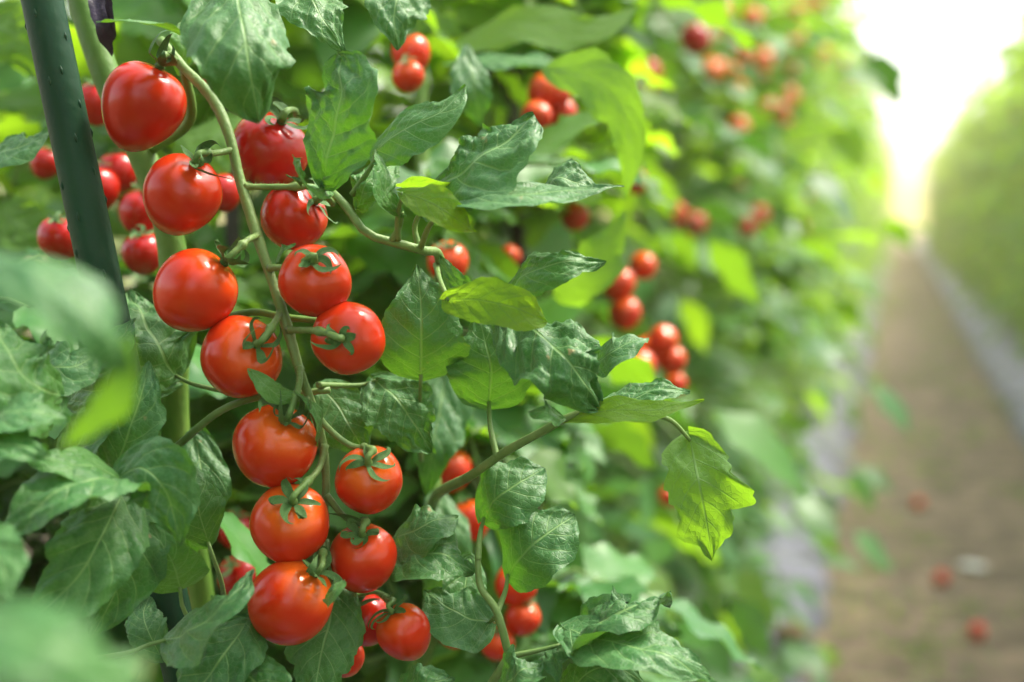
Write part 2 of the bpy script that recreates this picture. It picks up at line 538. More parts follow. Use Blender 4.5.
hz = MB()
c = np.array([[x, y, z] for x in (-420, 420) for y in (-80, 720) for z in (-1.2, 3.4)], dtype=float)
hz.add(c, [[0, 1, 3, 2], [4, 6, 7, 5], [0, 4, 5, 1], [2, 3, 7, 6], [0, 2, 6, 4], [1, 5, 7, 3]])
m, nt_, out = newmat('haze_air')
pv = nt_.nodes.new('ShaderNodeVolumePrincipled')
pv.inputs['Density'].default_value = 0.0100
pv.inputs['Color'].default_value = (1.0, 0.87, 0.42, 1)  # air tinted yellow to imitate a golden flare at the aisle end
pv.inputs['Anisotropy'].default_value = 0.45
nt_.links.new(pv.outputs[0], out.inputs['Volume'])
hob = hz.obj('haze', m)
tag(hob, kind='stuff')

# weeds on the path
wd = MB()
for k in range(1300):
    x = rng.uniform(XP0, XP1); y = 1.8 + 22 * rng.random() ** 1.7
    if math.sin(x * 7 + 1.3 * math.sin(y * 2.1)) * math.sin(y * 1.7 + 2) < 0.0 and abs(x - XP0) > 0.08:
        continue
    for q in range(6):
        th = rng.uniform(0, 6.28); h = rng.uniform(0.01, 0.035)
        b0 = np.array([x + rng.normal() * 0.03, y + rng.normal() * 0.03, 0.002])
        dv = np.array([math.cos(th), math.sin(th), rng.uniform(0.2, 1.3)])
        rand_leaflet(wd, b0, dv, np.array([-math.sin(th) * .2, .2, 1.0]), h, h * 0.22, rng.uniform(.4, .9), 4, 3, 0.3, k)
tag(wd.obj('path_weeds', M_LEAF_FAR), 'low green weeds scattered over the bare earth path', 'weeds', kind='stuff')

lt = MB()
for k in range(420):
    x = rng.uniform(XP0 - .1, XP1 + .1); y = 1.8 + 18 * rng.random() ** 1.6
    if rng.random() < .6: x = rng.choice([XP0, XP1]) + rng.normal() * .06
    th = rng.uniform(0, 6.28); h = rng.uniform(0.015, 0.055)
    zb = .012 + max(0, .10 * min(1, max(0, XP0 - x, x - XP1) / .22) ** .6)
    rand_leaflet(lt, np.array([x, y, zb]), np.array([math.cos(th), math.sin(th), .1]), np.array([rng.normal() * .2, rng.normal() * .2, 1.0]), h, h * .3, rng.random(), 5, 4, .1, k)
M_LITTER = plain_mat('litter', (0.07, 0.045, 0.02), (0.22, 0.16, 0.07), 30.0, 0.8)
tag(lt.obj('leaf_litter', M_LITTER), 'dry brown leaf scraps along the path edges', 'leaf litter', kind='stuff')

# ------------------------------------------------------------------ tomatoes
def tomato_mesh(name, e=1.0, point=0.0, seed=0, nth=40, nph=28, dim=0.09):
    rg = np.random.default_rng(seed)
    ph = np.linspace(0.0, math.pi, nph)[:, None]
    th = np.linspace(0, 2 * math.pi, nth, endpoint=False)[None, :]
    p5 = rg.uniform(0, 6.28, 3)
    r = np.sin(ph) ** 0.93 * (1 + 0.018 * np.cos(5 * th + p5[0]) * np.cos(ph / 2) + 0.015 * np.cos(2 * th + p5[1]) + 0.01 * np.cos(3 * th + p5[2]))
    low = (1 - np.cos(ph)) / 2
    r = r * (1.0 - point * low ** 2 * 0.6 + 0.02)
    z = np.cos(ph) * e * (1 + point * low ** 3 * 0.6) - dim * np.exp(-(ph / 0.42) ** 2) + 0 * th
    V = np.stack([r * np.cos(th), r * np.sin(th), z], -1).reshape(-1, 3)
    i, j = np.meshgrid(np.arange(nph - 1), np.arange(nth), indexing='ij')
    i, j = i.ravel(), j.ravel()
    F = np.stack([i * nth + j, (i + 1) * nth + j, (i + 1) * nth + (j + 1) % nth, i * nth + (j + 1) % nth], 1)
    mb = MB(); mb.add(V, F)
    return mb.mesh(name, M_TOM)

def calyx_mesh(e, seed, n=5, ln=0.55, lift=0.5, curl=1.0, wdt=0.11, lo=False):
    rg = np.random.default_rng(seed)
    mb = MB()
    zt = e - 0.09
    a0 = rg.uniform(0, 6.28)
    for k in range(n):
        a = a0 + k * 2 * math.pi / n + rg.normal() * 0.15
        r = np.array([math.cos(a), math.sin(a), 0]); z = np.array([0, 0, 1.0])
        sdv = np.array([-math.sin(a), math.cos(a), 0]) * rg.normal() * 0.25
        l = 1.2 * ln * rg.uniform(0.75, 1.2); c = curl * rg.uniform(0.4, 1.4)
        base = np.array([0, 0, zt + 0.03])
        pts = [base + r * 0.03, base + r * l * 0.35 + z * (0.10 + 0.05 * lift), base + r * l * 0.72 + z * (0.06 + 0.20 * lift) + sdv * 0.3,
               base + r * l * (1.0 - 0.25 * c) + z * (0.05 + 0.45 * lift * c) + sdv, base + r * l * (1.02 - 0.6 * c) + z * (0.0 + 0.62 * lift * c) + sdv * 1.6]
        leaf(mb, pts, wdt * rg.uniform(.8, 1.2), z, 0.4, 6 if lo else 14, 5, 'lance', 1, 0.0, 0.5, 0.3, 0.02, 0.06, rg.normal() * 0.8, seed + k, 0.0)
    tube(mb, [np.array([0, 0, zt - 0.04]), np.array([0, 0, zt + 0.10]), np.array([0, 0, zt + 0.17])], [0.10, 0.085, 0.06], 5, 8)
    # thicken: sepals are leaf-thin but real; give the hub a knuckle
    tube(mb, [np.array([0, 0, zt + 0.03]), np.array([0, 0, zt + 0.09])], [0.13, 0.12], 3, 8)
    return mb.mesh('calyx', M_CALYX)

def quat_from_axis(ax, spin=0.0):
    q = Vector(ax).to_track_quat('Z', 'Y')
    return q @ Matrix.Rotation(spin, 4, 'Z').to_quaternion()

CAL = {}
def tomato(px, py, z, rx, ry, cx, cy, label, group, col=(0.5, 0.5), point=0.0, seed=0, e=None, cal=True, sep=(5, .55, .5, 1.0), back=False, dat=None):
    R = 0.5 * (rx + ry) * z / FPX
    dxp, dyp = (cx - px), -(cy - py)
    rp = 0.5 * (rx + ry)
    d = math.hypot(dxp, dyp)
    tz = math.sqrt(max(0.02, 1 - min(1, d / rp) ** 2))
    if back: tz = -tz
    ax = D(dxp / rp, dyp / rp, tz)
    ee = e if e is not None else 0.97
    me = dat or tomato_mesh('tomato', ee, point, seed)
    o = bpy.data.objects.new('tomato', me)
    COL.objects.link(o)
    o.location = P(px, py, z)
    o.rotation_mode = 'QUATERNION'
    o.rotation_quaternion = quat_from_axis(ax, seed * 1.1)
    o.scale = (R, R, R)
    o.color = (col[0], col[1], 0, 1)
    tag(o, label, 'tomato', group)
    if cal:
        c = bpy.data.objects.new('calyx', calyx_mesh(ee, seed + 50, *sep))
        COL.objects.link(c)
        c.parent = o
    top = np.array(P(px, py, z)) + ax * R * (ee - 0.02)
    return o, top, ax, R

HG = 'ripe tomatoes in focus on the hanging truss'
hero = [
 # px, py, z, rx, ry, cx, cy, label, (orange,bright), point, e, sepals(n,len,lift,curl)
 (143, 104, .665, 43, 42, 162, 66, 'heart-shaped red tomato highest on the truss, beside the green stake', (.1, .3), .30, 1.0, (5, .45, .9, 1.3)),
 (182, 194, .655, 40, 40, 200, 165, 'round red tomato second from the top, overlapping the thick stem', (.2, .5), .25, 1.0, (5, .5, .7, 1.2)),
 (269, 150, .70, 40, 38, 286, 122, 'dark red tomato half hidden under the big drooping blistered leaf', (.0, .0), .1, .95, (5, .5, .6, 1.0)),
 (294, 217, .675, 35, 32, 319, 201, 'red tomato below the dark half-hidden one, its calyx at the right', (.1, .3), .1, .95, (5, .6, .2, .5)),
 (196, 290, .648, 42, 41, 229, 259, 'red-orange tomato with curled green calyx, left of the truss stem at mid height', (.5, .9), .15, 1.0, (6, .5, .8, 1.5)),
 (315, 281, .645, 36, 37, 318, 262, 'red tomato with calyx facing the camera, right of the truss stem, upper of two', (.3, .6), .1, .97, (5, .42, .5, .7)),
 (241, 357, .65, 43, 39, 264, 343, 'wide red tomato just left of the stem, under the red-orange one', (.6, .8), .1, .95, (5, .5, .6, 1.2)),
 (348, 338, .645, 37, 36, 345, 338, 'red tomato seen end-on with a star calyx in its centre', (.1, .8), .0, .93, (6, .42, .3, .5)),
 (275, 446, .648, 41, 42, 291, 418, 'orange-red tomato directly below the fork of the truss stem', (.9, .9), .1, 1.0, (6, .5, .7, 1.5)),
 (369, 480, .655, 33, 35, 371, 460, 'smaller red tomato with flat star calyx on the right side branch', (.9, .8), .1, 1.0, (6, .6, .15, .5)),
 (290, 523, .645, 39, 40, 298, 497, 'round tomato with orange shoulders, touching the one at the truss bottom', (1, .9), .0, .96, (6, .6, .5, .8)),
 (363, 558, .66, 33, 35, 365, 533, 'red tomato hanging beneath the star-calyx tomato on the right branch', (.3, .6), .15, 1.05, (6, .55, .4, .8)),
 (291, 602, .640, 39, 43, 316, 572, 'long tomato at the bottom left of the truss above a drooping leaf', (1, .85), .05, 1.06, (6, .6, .6, 1.2)),
 (365, 620, .69, 25, 28, 356, 604, 'pinkish red tomato half covered by spidery green sepals', (.1, .0), .1, 1.0, (6, .9, .5, .6)),
 (404, 632, .665, 26, 29, 393, 610, 'small orange-red tomato at the lower right end of the truss', (.6, .8), .25, 1.05, (6, .8, .4, .5)),
 (343, 656, .675, 19, 23, 336, 640, 'small red tomato peeking out behind the drooping leaf at the bottom', (.5, .8), .1, 1.05, (5, .8, .5, .8)),
]
tops = []
for i, h in enumerate(hero):
    px, py, z, rx, ry, cx, cy, lab, colr, pt, e, sep = h
    o, top, ax, R = tomato(px, py, z, rx, ry, cx, cy, lab, HG, colr, pt, i + 1, e, True, sep)
    tops.append((top, ax, R))

# ------------------------------------------------------------------ the near plant (A) and its truss
plantA = empty('tomato_plant', (-0.55, 0.72, 0.1))
tag(plantA, 'nearest tomato plant with thick pale stem, bearing the sharp truss of tomatoes', 'tomato plant', 'tomato plants of the left row')
plantB = empty('tomato_plant', (-0.50, 0.98, 0.1))
tag(plantB, 'tomato plant whose crinkled sharp leaves reach right of the focused truss', 'tomato plant', 'tomato plants of the left row')

def origin_of(o): return np.array(o.location)

tr = MB()
main = [P(160, 40, .69), P(182, 66, .685), P(212, 98, .68), P(229, 135, .672), P(240, 180, .668), P(256, 232, .662), P(272, 280, .657), P(288, 330, .653), P(301, 375, .652),
        P(312, 405, .655), P(322, 440, .66), P(326, 480, .662), P(324, 520, .662), P(320, 560, .664)]
Sm, Nm, Bm, rm = tube(tr, main, [.0026, .0024, .0029, .0024, .0024, .0027, .0023, .0026, .0022, .0021, .002, .0018, .0015], 110, 12, rough=.025)
hairs = [(Sm, Nm, Bm, rm)]
def ped(i, *mids, r=0.0015, start=None):
    top, ax, R = tops[i]
    pts = ([P(*start)] if start else []) + [P(*q) for q in mids] + [top + ax * R * 0.30, top - ax * R * 0.02]
    n = 26
    rad = np.full(12, r); rad[6] = r * 1.7; rad[5] = r * .95; rad[-1] = r * 1.5; rad[0] = r * 1.4
    hairs.append(tube(tr, pts, rad, n, 10, rough=.03))
ped(0, (176, 60, .685), start=(186, 70, .685))
ped(1, (216, 153, .662), start=(232, 150, .670))
ped(2, (262, 176, .735), (292, 135, .74), (296, 112, .715), start=(243, 187, .668))
ped(3, (285, 187, .665), (312, 187, .66), start=(244, 187, .667))
ped(4, (248, 240, .650), start=(257, 236, .660))
ped(5, (295, 266, .640), start=(270, 268, .656))
ped(6, (273, 325, .640), start=(280, 313, .653))
ped(7, (318, 331, .635), start=(289, 330, .651))
ped(8, (299, 385, .642), start=(300, 368, .650))
tube(tr, [P(305, 397, .652), P(325, 425, .655), P(350, 445, .655), P(372, 448, .652)], [.0019, .0015, .0013], 30, 10)
ped(9, (372, 450, .642), start=(364, 447, .652))
ped(10, (318, 470, .652), start=(325, 445, .658))
tube(tr, [P(326, 495, .66), P(345, 517, .662), P(365, 526, .662)], [.0018, .0014, .0013], 20, 10)
ped(11, (366, 520, .652), start=(358, 522, .660))
ped(12, (322, 540, .655), start=(322, 525, .660))
tube(tr, [P(322, 545, .665), P(335, 585, .672), P(350, 596, .68), P(375, 592, .68), P(395, 600, .672)], [.0015, .0013, .0011, .001], 34, 8)
ped(13, (355, 594, .672), start=(350, 596, .68), r=.0011)
ped(14, (392, 601, .662), start=(385, 597, .675), r=.0011)
ped(15, (338, 615, .675), start=(336, 590, .672), r=.0011)
# spent withered flower ends
tube(tr, [P(150, 470, .70), P(182, 442, .675), P(222, 410, .662), P(268, 395, .657), P(300, 398, .655)], [.0016, .0018, .0017, .0018], 30, 10)
truss = tr.obj('fruit_stem', M_STEM, plantA, origin_of(plantA))
hb = MB()
for S, Nn, B, r in hairs:
    n = len(S)
    for q in range(int(9 * n)):
        i = rng.integers(1, n - 1); a = rng.uniform(0, 6.28)
        o_ = Nn[i] * math.cos(a) + B[i] * math.sin(a)
        t_ = np.cross(o_, rng.normal(size=3)); t_ /= np.linalg.norm(t_)
        l = rng.uniform(.0006, .0016)
        b0 = S[i] + o_ * r[i] * .95 + (S[i + 1] - S[i]) * rng.uniform(-.5, .5)
        tip = b0 + o_ * l + rng.normal(size=3) * l * .2
        hb.add([b0 - t_ * .00005, b0 + t_ * .00005, tip + t_ * .00002, tip - t_ * .00002], [[0, 1, 2, 3]])
hobj = hb.obj('stem_hairs', M_STEM, truss)
hobj.location = (0, 0, 0)
hobj.data.transform(Matrix.Translation(-Vector(plantA.location)))

# plant A main stem
sa = MB()
base = P(214, 660, .80)
tube(sa, [P(60, -90, .74), P(82, 0, .735), P(108, 80, .73), P(140, 150, .73), P(168, 225, .73), P(176, 310, .735), P(174, 400, .745), P(182, 500, .76), P(205, 620, .79),
          np.array([base[0] + .01, base[1] + .03, .62]), np.array([-0.55, 0.72, .08])], [.0075, .0072, .0076, .0070, .0068, .007, .0066, .0066, .007, .0075, .008], 90, 14, rough=.012)
tube(sa, [P(150, 150, .73), P(190, 120, .70), P(184, 68, .686)], [.003, .0026, .0024], 20, 10)
tube(sa, [P(176, 310, .735), P(215, 318, .69), P(255, 312, .68), P(290, 318, .675), P(345, 322, .68)], [.0023, .0019, .0016], 30, 10)
sa.obj('stem', M_STEM_D, plantA, origin_of(plantA))

# plant B main stem and the right-hand branch
sb = MB()
Sb = [P(395, -120, 1.0), P(418, 60, 1.0), P(424, 200, .98), P(432, 330, .94), P(428, 430, .86), P(435, 520, .84), P(430, 640, .88), np.array([-0.45, 0.98, .55]), np.array([-0.50, 0.98, .08])]
tube(sb, Sb, [.005, .005, .0055, .005, .0055, .006, .006, .007, .008], 70, 12, rough=.012)
sb.obj('stem', M_STEM_D, plantB, origin_of(plantB))
sb = MB()
tube(sb, [P(432, 505, .84), P(440, 492, .74), P(470, 476, .68), P(505, 452, .66), P(545, 430, .645), P(562, 420, .64), P(590, 410, .64)], [.0036, .003, .0026, .0022, .0018], 50, 12, rough=.02)
tube(sb, [P(330, 190, .66), P(345, 205, .652), P(365, 232, .648), P(385, 240, .65), P(420, 250, .66), P(440, 262, .70), P(432, 330, .94)], [.0018, .0022, .0026, .0022, .002, .0022], 50, 10, rough=.02)
tube(sb, [P(478, 548, .668), P(478, 565, .667), P(481, 588, .665), P(497, 612, .66), P(510, 660, .66)], [.0014, .0016, .0018, .002, .002], 30, 10)
tube(sb, [P(510, 655, .66), P(480, 700, .68), P(445, 740, .78)], [.002, .0025, .003], 16, 10)
sb.obj('branch', M_STEM, plantB, origin_of(plantB))

# ------------------------------------------------------------------ hand placed leaves
NL = [0]
def HL(plant, pts, hwpx, hint, tone=.35, stalk=None, label=None, **kw):
    z = pts[len(pts) // 2][2]
    mb = MB()
    NL[0] += 1
    kw.setdefault('seed', NL[0] * 17)
    W = [P(*q) for q in pts]
    S_ = spline(W, 21)
    Bm_ = frames(S_, D(*hint))[2][10]
    fac = max(0.5, np.linalg.norm(Bm_ - Bm_.dot(FW) * FW))      # keeps a tilted leaf its full width
    leaf(mb, W, hwpx * z / FPX / fac, D(*hint), tone, **kw)
    o = mb.obj('leaf', M_LEAF, plant, origin_of(plant))
    if label: o['label'] = label
    if stalk:
        s = MB()
        tube(s, [P(*pts[0])] + [P(*q) for q in stalk], [.0009, .0011, .0014, .0016], 18, 8)
        so = s.obj('leaf_stalk', M_STEM, o)
        so.data.transform(Matrix.Translation(-Vector(plant.location)))
    return o
A, B_ = plantA, plantB
# --- top
HL(A, [(232, -40, .64), (240, 10, .60), (250, 65, .585), (258, 122, .60)], 52, (.25, .3, .9), .2, shape='blunt', lobes=4, lobe_amp=.07, blister=.12, fold=-.22, cup=.35)
HL(A, [(296, -30, .68), (318, 10, .66), (345, 52, .66)], 34, (.2, .5, .8), .25, lobes=4, fold=-.2)
HL(A, [(405, -35, .72), (395, 10, .70), (398, 50, .70)], 36, (.3, .5, .7), .15, fold=-.2)
HL(B_, [(325, 178, .635), (333, 130, .625), (341, 90, .62), (340, 56, .63)], 44, (-.2, .6, .8), .15, shape='round', lobes=4, lobe_amp=.10, blister=.11, fold=-.15, ruffle=.12, stalk=[(325, 192, .645), (333, 204, .655)])
HL(B_, [(328, 190, .645), (308, 186, .63), (298, 172, .63), (300, 158, .64)], 14, (-.1, .5, .8), .4, shape='lance')
HL(B_, [(376, 150, .65), (405, 128, .64), (440, 112, .635), (466, 86, .64)], 28, (-.2, .5, .85), .22, lobes=3, lobe_amp=.03, blister=.05, fold=-.15, ruffle=.04, stalk=[(372, 165, .65), (352, 195, .655)])
HL(B_, [(430, 198, .65), (460, 172, .63), (495, 148, .625), (535, 116, .63)], 40, (-.25, .5, .85), .15, shape='round', lobes=4, lobe_amp=.08, blister=.10, ruffle=.10, fold=-.12, stalk=[(415, 225, .66), (420, 250, .66)])
HL(B_, [(450, 204, .62), (500, 194, .61), (560, 192, .615), (624, 186, .62)], 18, (.05, .88, .5), .15, shape='lance', lobes=3, lobe_amp=.08, blister=.07, ruffle=.06, fold=-.05, stalk=[(430, 225, .64), (420, 250, .66)])
HL(B_, [(540, 196, .65), (562, 178, .64), (600, 192, .64)], 24, (.1, .7, .7), .15, lobes=3, blister=.08, ruffle=.05)
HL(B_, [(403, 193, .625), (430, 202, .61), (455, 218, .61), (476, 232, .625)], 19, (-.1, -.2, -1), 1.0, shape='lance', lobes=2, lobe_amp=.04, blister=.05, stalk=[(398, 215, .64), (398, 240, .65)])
HL(B_, [(400, 186, .64), (430, 184, .63), (458, 188, .64)], 7, (0, .8, -.5), .85, shape='lance', lobes=2)
HL(B_, [(402, 212, .64), (386, 195, .632), (386, 172, .635), (374, 150, .645)], 11, (.5, .3, .8), .3, shape='lance', lobe_amp=.15, stalk=[(400, 225, .645), (392, 240, .65)])
HL(B_, [(358, 205, .655), (366, 185, .65), (385, 170, .66), (398, 165, .67)], 22, (-.3, .3, .8), .45, blister=.1)
HL(A, [(188, 36, .66), (160, 24, .635), (128, 20, .62), (96, 22, .63)], 13, (0, .8, .45), .3, shape='lance', lobes=3)
HL(A, [(180, 70, .70), (186, 42, .70), (184, 18, .71)], 16, (.3, .2, .9), .6, shape='lance')
# --- middle
HL(B_, [(421, 374, .675), (421, 345, .665), (421, 305, .665), (417, 265, .675)], 46, (.05, .25, .95), .22, shape='heart', lobes=4, lobe_amp=.08, blister=.06, stalk=[(420, 410, .69), (421, 460, .76)])
HL(B_, [(489, 402, .68), (491, 370, .67), (485, 340, .672), (478, 312, .68)], 44, (.05, .3, .9), .2, shape='heart', lobes=3, lobe_amp=.08, blister=.06, stalk=[(490, 425, .67), (497, 458, .662)])
HL(B_, [(504, 294, .66), (530, 272, .64), (565, 262, .632), (606, 262, .64)], 24, (-.15, .5, .85), .25, lobes=4, lobe_amp=.07, blister=.1, fold=-.1, edge=.1, stalk=[(495, 300, .68), (470, 290, .72)])
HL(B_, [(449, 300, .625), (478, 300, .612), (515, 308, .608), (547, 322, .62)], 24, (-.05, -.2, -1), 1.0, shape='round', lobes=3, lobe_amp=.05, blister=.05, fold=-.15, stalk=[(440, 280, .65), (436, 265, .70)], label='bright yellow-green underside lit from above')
HL(B_, [(506, 318, .66), (540, 335, .635), (572, 365, .62), (600, 408, .635)], 46, (.15, .4, .9), .15, shape='round', lobes=4, lobe_amp=.06, blister=.16, fold=-.2, cup=.2, ruffle=.15)
HL(B_, [(598, 362, .65), (612, 352, .64), (630, 342, .64), (649, 338, .645)], 14, (-.2, .5, .8), .1, shape='ovate', lobes=2, lobe_amp=.02, blister=.03)
HL(B_, [(566, 420, .64), (610, 410, .63), (655, 410, .625), (704, 400, .63)], 13, (0, -.6, -.75), .95, shape='lance', lobes=3, blister=.05)
HL(B_, [(600, 408, .65), (635, 398, .65), (662, 388, .65), (690, 392, .655)], 14, (0, .8, .5), .2, shape='ovate', lobes=3, blister=.1)
HL(B_, [(562, 418, .63), (545, 412, .62), (528, 412, .63)], 10, (.1, .5, .8), .35, shape='lance')
HL(B_, [(470, 292, .68), (455, 282, .665), (440, 255, .67)], 13, (-.4, .3, .8), .15)
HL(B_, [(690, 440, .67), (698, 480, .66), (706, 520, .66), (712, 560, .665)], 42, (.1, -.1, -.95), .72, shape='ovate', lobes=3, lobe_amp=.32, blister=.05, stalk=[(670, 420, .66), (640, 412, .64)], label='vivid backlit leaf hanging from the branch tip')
if 0: HL(B_, [(702, 402, .65), (745, 420, .66), (775, 455, .675), (790, 492, .69)], 34, (.1, .55, .75), .35, lobes=3, lobe_amp=.15, stalk=[(690, 405, .645), (640, 412, .64)])
HL(B_, [(376, 380, .69), (398, 400, .68), (415, 425, .68), (432, 452, .69)], 34, (.1, .4, .85), .2, lobes=4, lobe_amp=.12, stalk=[(360, 385, .69), (318, 385, .665)])
HL(A, [(322, 388, .70), (338, 405, .695), (352, 430, .69), (368, 458, .70)], 32, (0, .4, .85), .2, lobes=3, blister=.05)
HL(A, [(176, 376, .70), (160, 350, .69), (145, 320, .695), (128, 292, .71)], 48, (.2, .5, .8), .18, lobes=4, lobe_amp=.1, blister=.09, stalk=[(200, 386, .68), (262, 396, .672), (330, 390, .668)])
HL(A, [(252, 372, .63), (266, 385, .628), (280, 395, .632), (304, 395, .64)], 11, (.2, .6, .7), .5, shape='lance', lobes=2)
HL(A, [(300, 395, .635), (312, 405, .632), (320, 425, .635), (316, 450, .65)], 8, (.8, .3, .5), .4, shape='lance', lobes=2)
HL(A, [(276, 262, .67), (282, 250, .66), (296, 244, .66)], 8, (-.3, .5, .8), .3, shape='lance')
# --- left
HL(A, [(-70, 262, .37), (10, 260, .355), (68, 286, .35), (108, 332, .35), (124, 372, .36)], 28, (.3, .8, .5), .0, shape='tip', lobes=3, lobe_amp=.05, fold=-.1, cup=.2)
HL(A, [(126, 350, .365), (118, 392, .37), (92, 425, .38), (55, 450, .39)], 17, (-.5, -.2, -.8), .5, shape='lance', lobes=2, lobe_amp=.03)
HL(A, [(60, 395, .60), (40, 388, .58), (12, 360, .575), (-4, 322, .59)], 30, (.5, .2, .9), .25, shape='round', blister=.12)
HL(A, [(28, 378, .62), (48, 368, .61), (75, 366, .61), (100, 352, .62)], 30, (-.1, .5, .8), .12, lobes=3, blister=.05)
HL(A, [(-20, 425, .56), (10, 412, .55), (40, 412, .55), (70, 420, .56)], 20, (0, .75, .55), .2, shape='lance', lobes=3)
HL(A, [(-30, 440, .55), (10, 445, .54), (50, 455, .54)], 22, (.1, .7, .6), .2)
HL(A, [(120, 476, .60), (142, 468, .59), (166, 492, .585), (181, 546, .59)], 38, (-.1, .5, .85), .1, shape='ovate', lobes=4, lobe_amp=.1, blister=.07, ruffle=.15)
HL(A, [(128, 484, .59), (95, 478, .57), (50, 498, .555), (-5, 540, .55)], 44, (-.2, .55, .8), .18, lobes=3, lobe_amp=.08, blister=.08, fold=.05)
HL(A, [(125, 482, .60), (100, 468, .59), (60, 462, .57), (10, 445, .57)], 28, (-.1, .7, .55), .3, lobes=3, blister=.08)
HL(A, [(122, 495, .61), (100, 540, .59), (75, 580, .58), (20, 630, .57)], 46, (.3, .25, .9), .15, lobes=4, lobe_amp=.1, blister=.09)
HL(A, [(124, 497, .63), (126, 540, .61), (116, 590, .61), (90, 640, .61)], 42, (.4, .1, .9), .1, lobes=3, blister=.06)
HL(A, [(-30, 530, .50), (0, 560, .49), (10, 600, .48)], 30, (.3, .3, .9), .2, blister=.05)
HL(A, [(180, 587, .635), (174, 565, .62), (163, 545, .615), (150, 522, .62)], 33, (.15, .3, .9), .3, shape='heart', lobes=3, lobe_amp=.05, blister=.04, stalk=[(183, 608, .64), (196, 626, .65), (220, 640, .70)])
HL(A, [(208, 542, .66), (200, 515, .65), (195, 485, .65), (186, 455, .66)], 21, (.4, .2, .85), .2, shape='ovate', lobes=2, blister=.04, stalk=[(214, 560, .66), (222, 585, .67), (226, 620, .70)])
HL(A, [(166, 640, .62), (195, 628, .60), (228, 600, .595), (254, 570, .61)], 22, (-.25, .6, .75), .12, shape='ovate', lobes=3, lobe_amp=.08, blister=.09, fold=-.15, stalk=[(148, 645, .62), (130, 652, .63), (90, 660, .66)])
HL(A, [(246, 622, .64), (228, 650, .625), (200, 685, .62), (160, 720, .62)], 36, (-.1, .35, .9), .12, shape='ovate', lobes=4, lobe_amp=.1, blister=.1)
HL(A, [(160, 655, .64), (148, 630, .64), (144, 612, .65), (152, 590, .66)], 20, (.3, .3, .9), .1)
HL(A, [(240, 668, .63), (262, 690, .62), (280, 730, .62)], 34, (.1, .4, .9), .2, lobes=3)
HL(A, [(332, 590, .672), (330, 620, .665), (320, 660, .655), (312, 715, .65)], 38, (.05, .35, .9), .22, shape='ovate', lobes=4, lobe_amp=.12, blister=.07, fold=-.15, stalk=[(330, 575, .655), (326, 540, .66)])
HL(A, [(326, 598, .62), (334, 590, .61), (342, 580, .62)], 9, (-.2, .5, .8), .3, shape='lance')
HL(A, [(-70, 615, .31), (10, 630, .295), (60, 650, .29), (135, 690, .30)], 36, (.1, .75, .6), .2, shape='tip', lobes=2, lobe_amp=.04)
HL(A, [(-60, 700, .31), (30, 672, .30), (100, 680, .30), (150, 655, .31)], 30, (.1, .7, .6), .15, shape='tip', lobes=2)
HL(A, [(-12, 156, .73), (10, 150, .72), (30, 142, .72), (52, 130, .73)], 20, (0, .6, .75), .15, lobes=2)
HL(A, [(112, 476, .63), (126, 440, .62), (140, 400, .62), (150, 362, .63)], 34, (.2, .5, .85), .12, lobes=4, lobe_amp=.1, blister=.07)
HL(A, [(70, 400, .64), (92, 372, .63), (118, 340, .63), (135, 318, .64)], 26, (-.1, .5, .85), .15, lobes=3, blister=.06)
HL(A, [(60, 470, .63), (80, 440, .62), (95, 410, .62), (100, 385, .63)], 26, (0, .5, .85), .1, lobes=3, blister=.06)
HL(A, [(196, 438, .71), (202, 480, .70), (196, 520, .70), (186, 566, .71)], 26, (.2, .4, .9), .1, lobes=3, lobe_amp=.08)
HL(B_, [(446, 372, .81), (440, 410, .80), (432, 450, .79), (426, 496, .80)], 28, (.1, .4, .9), .1, lobes=3, lobe_amp=.12)
HL(B_, [(440, 500, .83), (448, 540, .81), (440, 575, .81), (428, 610, .82)], 26, (.2, .4, .9), .15, lobes=3, lobe_amp=.12)
# --- right lower
HL(B_, [(397, 537, .68), (415, 530, .67), (435, 520, .67), (458, 518, .68)], 21, (-.1, .5, .8), .15, lobes=2, lobe_amp=.05, blister=.05)
HL(B_, [(400, 548, .68), (420, 552, .665), (448, 556, .665), (474, 574, .67)], 25, (.1, .5, .8), .2, lobes=2, lobe_amp=.06, blister=.07, stalk=[(395, 545, .70), (437, 540, .78)])
HL(B_, [(490, 622, .675), (470, 618, .67), (450, 608, .67), (424, 590, .68)], 27, (-.05, .5, .8), .12, lobes=2, lobe_amp=.03, blister=.04, stalk=[(496, 618, .665), (500, 625, .66)])
HL(B_, [(470, 560, .69), (465, 600, .68), (478, 640, .68)], 22, (.3, .3, .85), .2, lobes=2, lobe_amp=.06)
HL(B_, [(484, 518, .68), (495, 500, .67), (515, 485, .67), (545, 468, .68)], 32, (-.15, .4, .9), .12, shape='round', lobes=3, lobe_amp=.08, blister=.05, stalk=[(480, 535, .67), (478, 560, .666)])
HL(B_, [(508, 575, .68), (525, 552, .665), (545, 535, .665), (575, 515, .675)], 36, (-.1, .4, .9), .12, shape='round', lobes=3, lobe_amp=.06, blister=.05, stalk=[(505, 592, .67), (497, 612, .66)])
HL(B_, [(560, 645, .66), (590, 628, .635), (625, 610, .63), (672, 600, .64)], 28, (-.1, .7, .6), .12, lobes=4, lobe_amp=.15, blister=.14, ruffle=.2, stalk=[(540, 650, .66), (512, 656, .66)])
HL(B_, [(570, 630, .64), (610, 642, .62), (665, 655, .61), (720, 686, .615)], 24, (.1, .75, .55), .15, shape='ovate', lobes=4, lobe_amp=.12, blister=.09)
HL(B_, [(560, 700, .64), (590, 672, .63), (620, 668, .63), (650, 690, .64)], 28, (0, .6, .7), .15, lobes=3, blister=.08)
HL(B_, [(500, 690, .64), (520, 672, .63), (542, 664, .64)], 22, (-.1, .6, .7), .15, lobes=3, blister=.08)
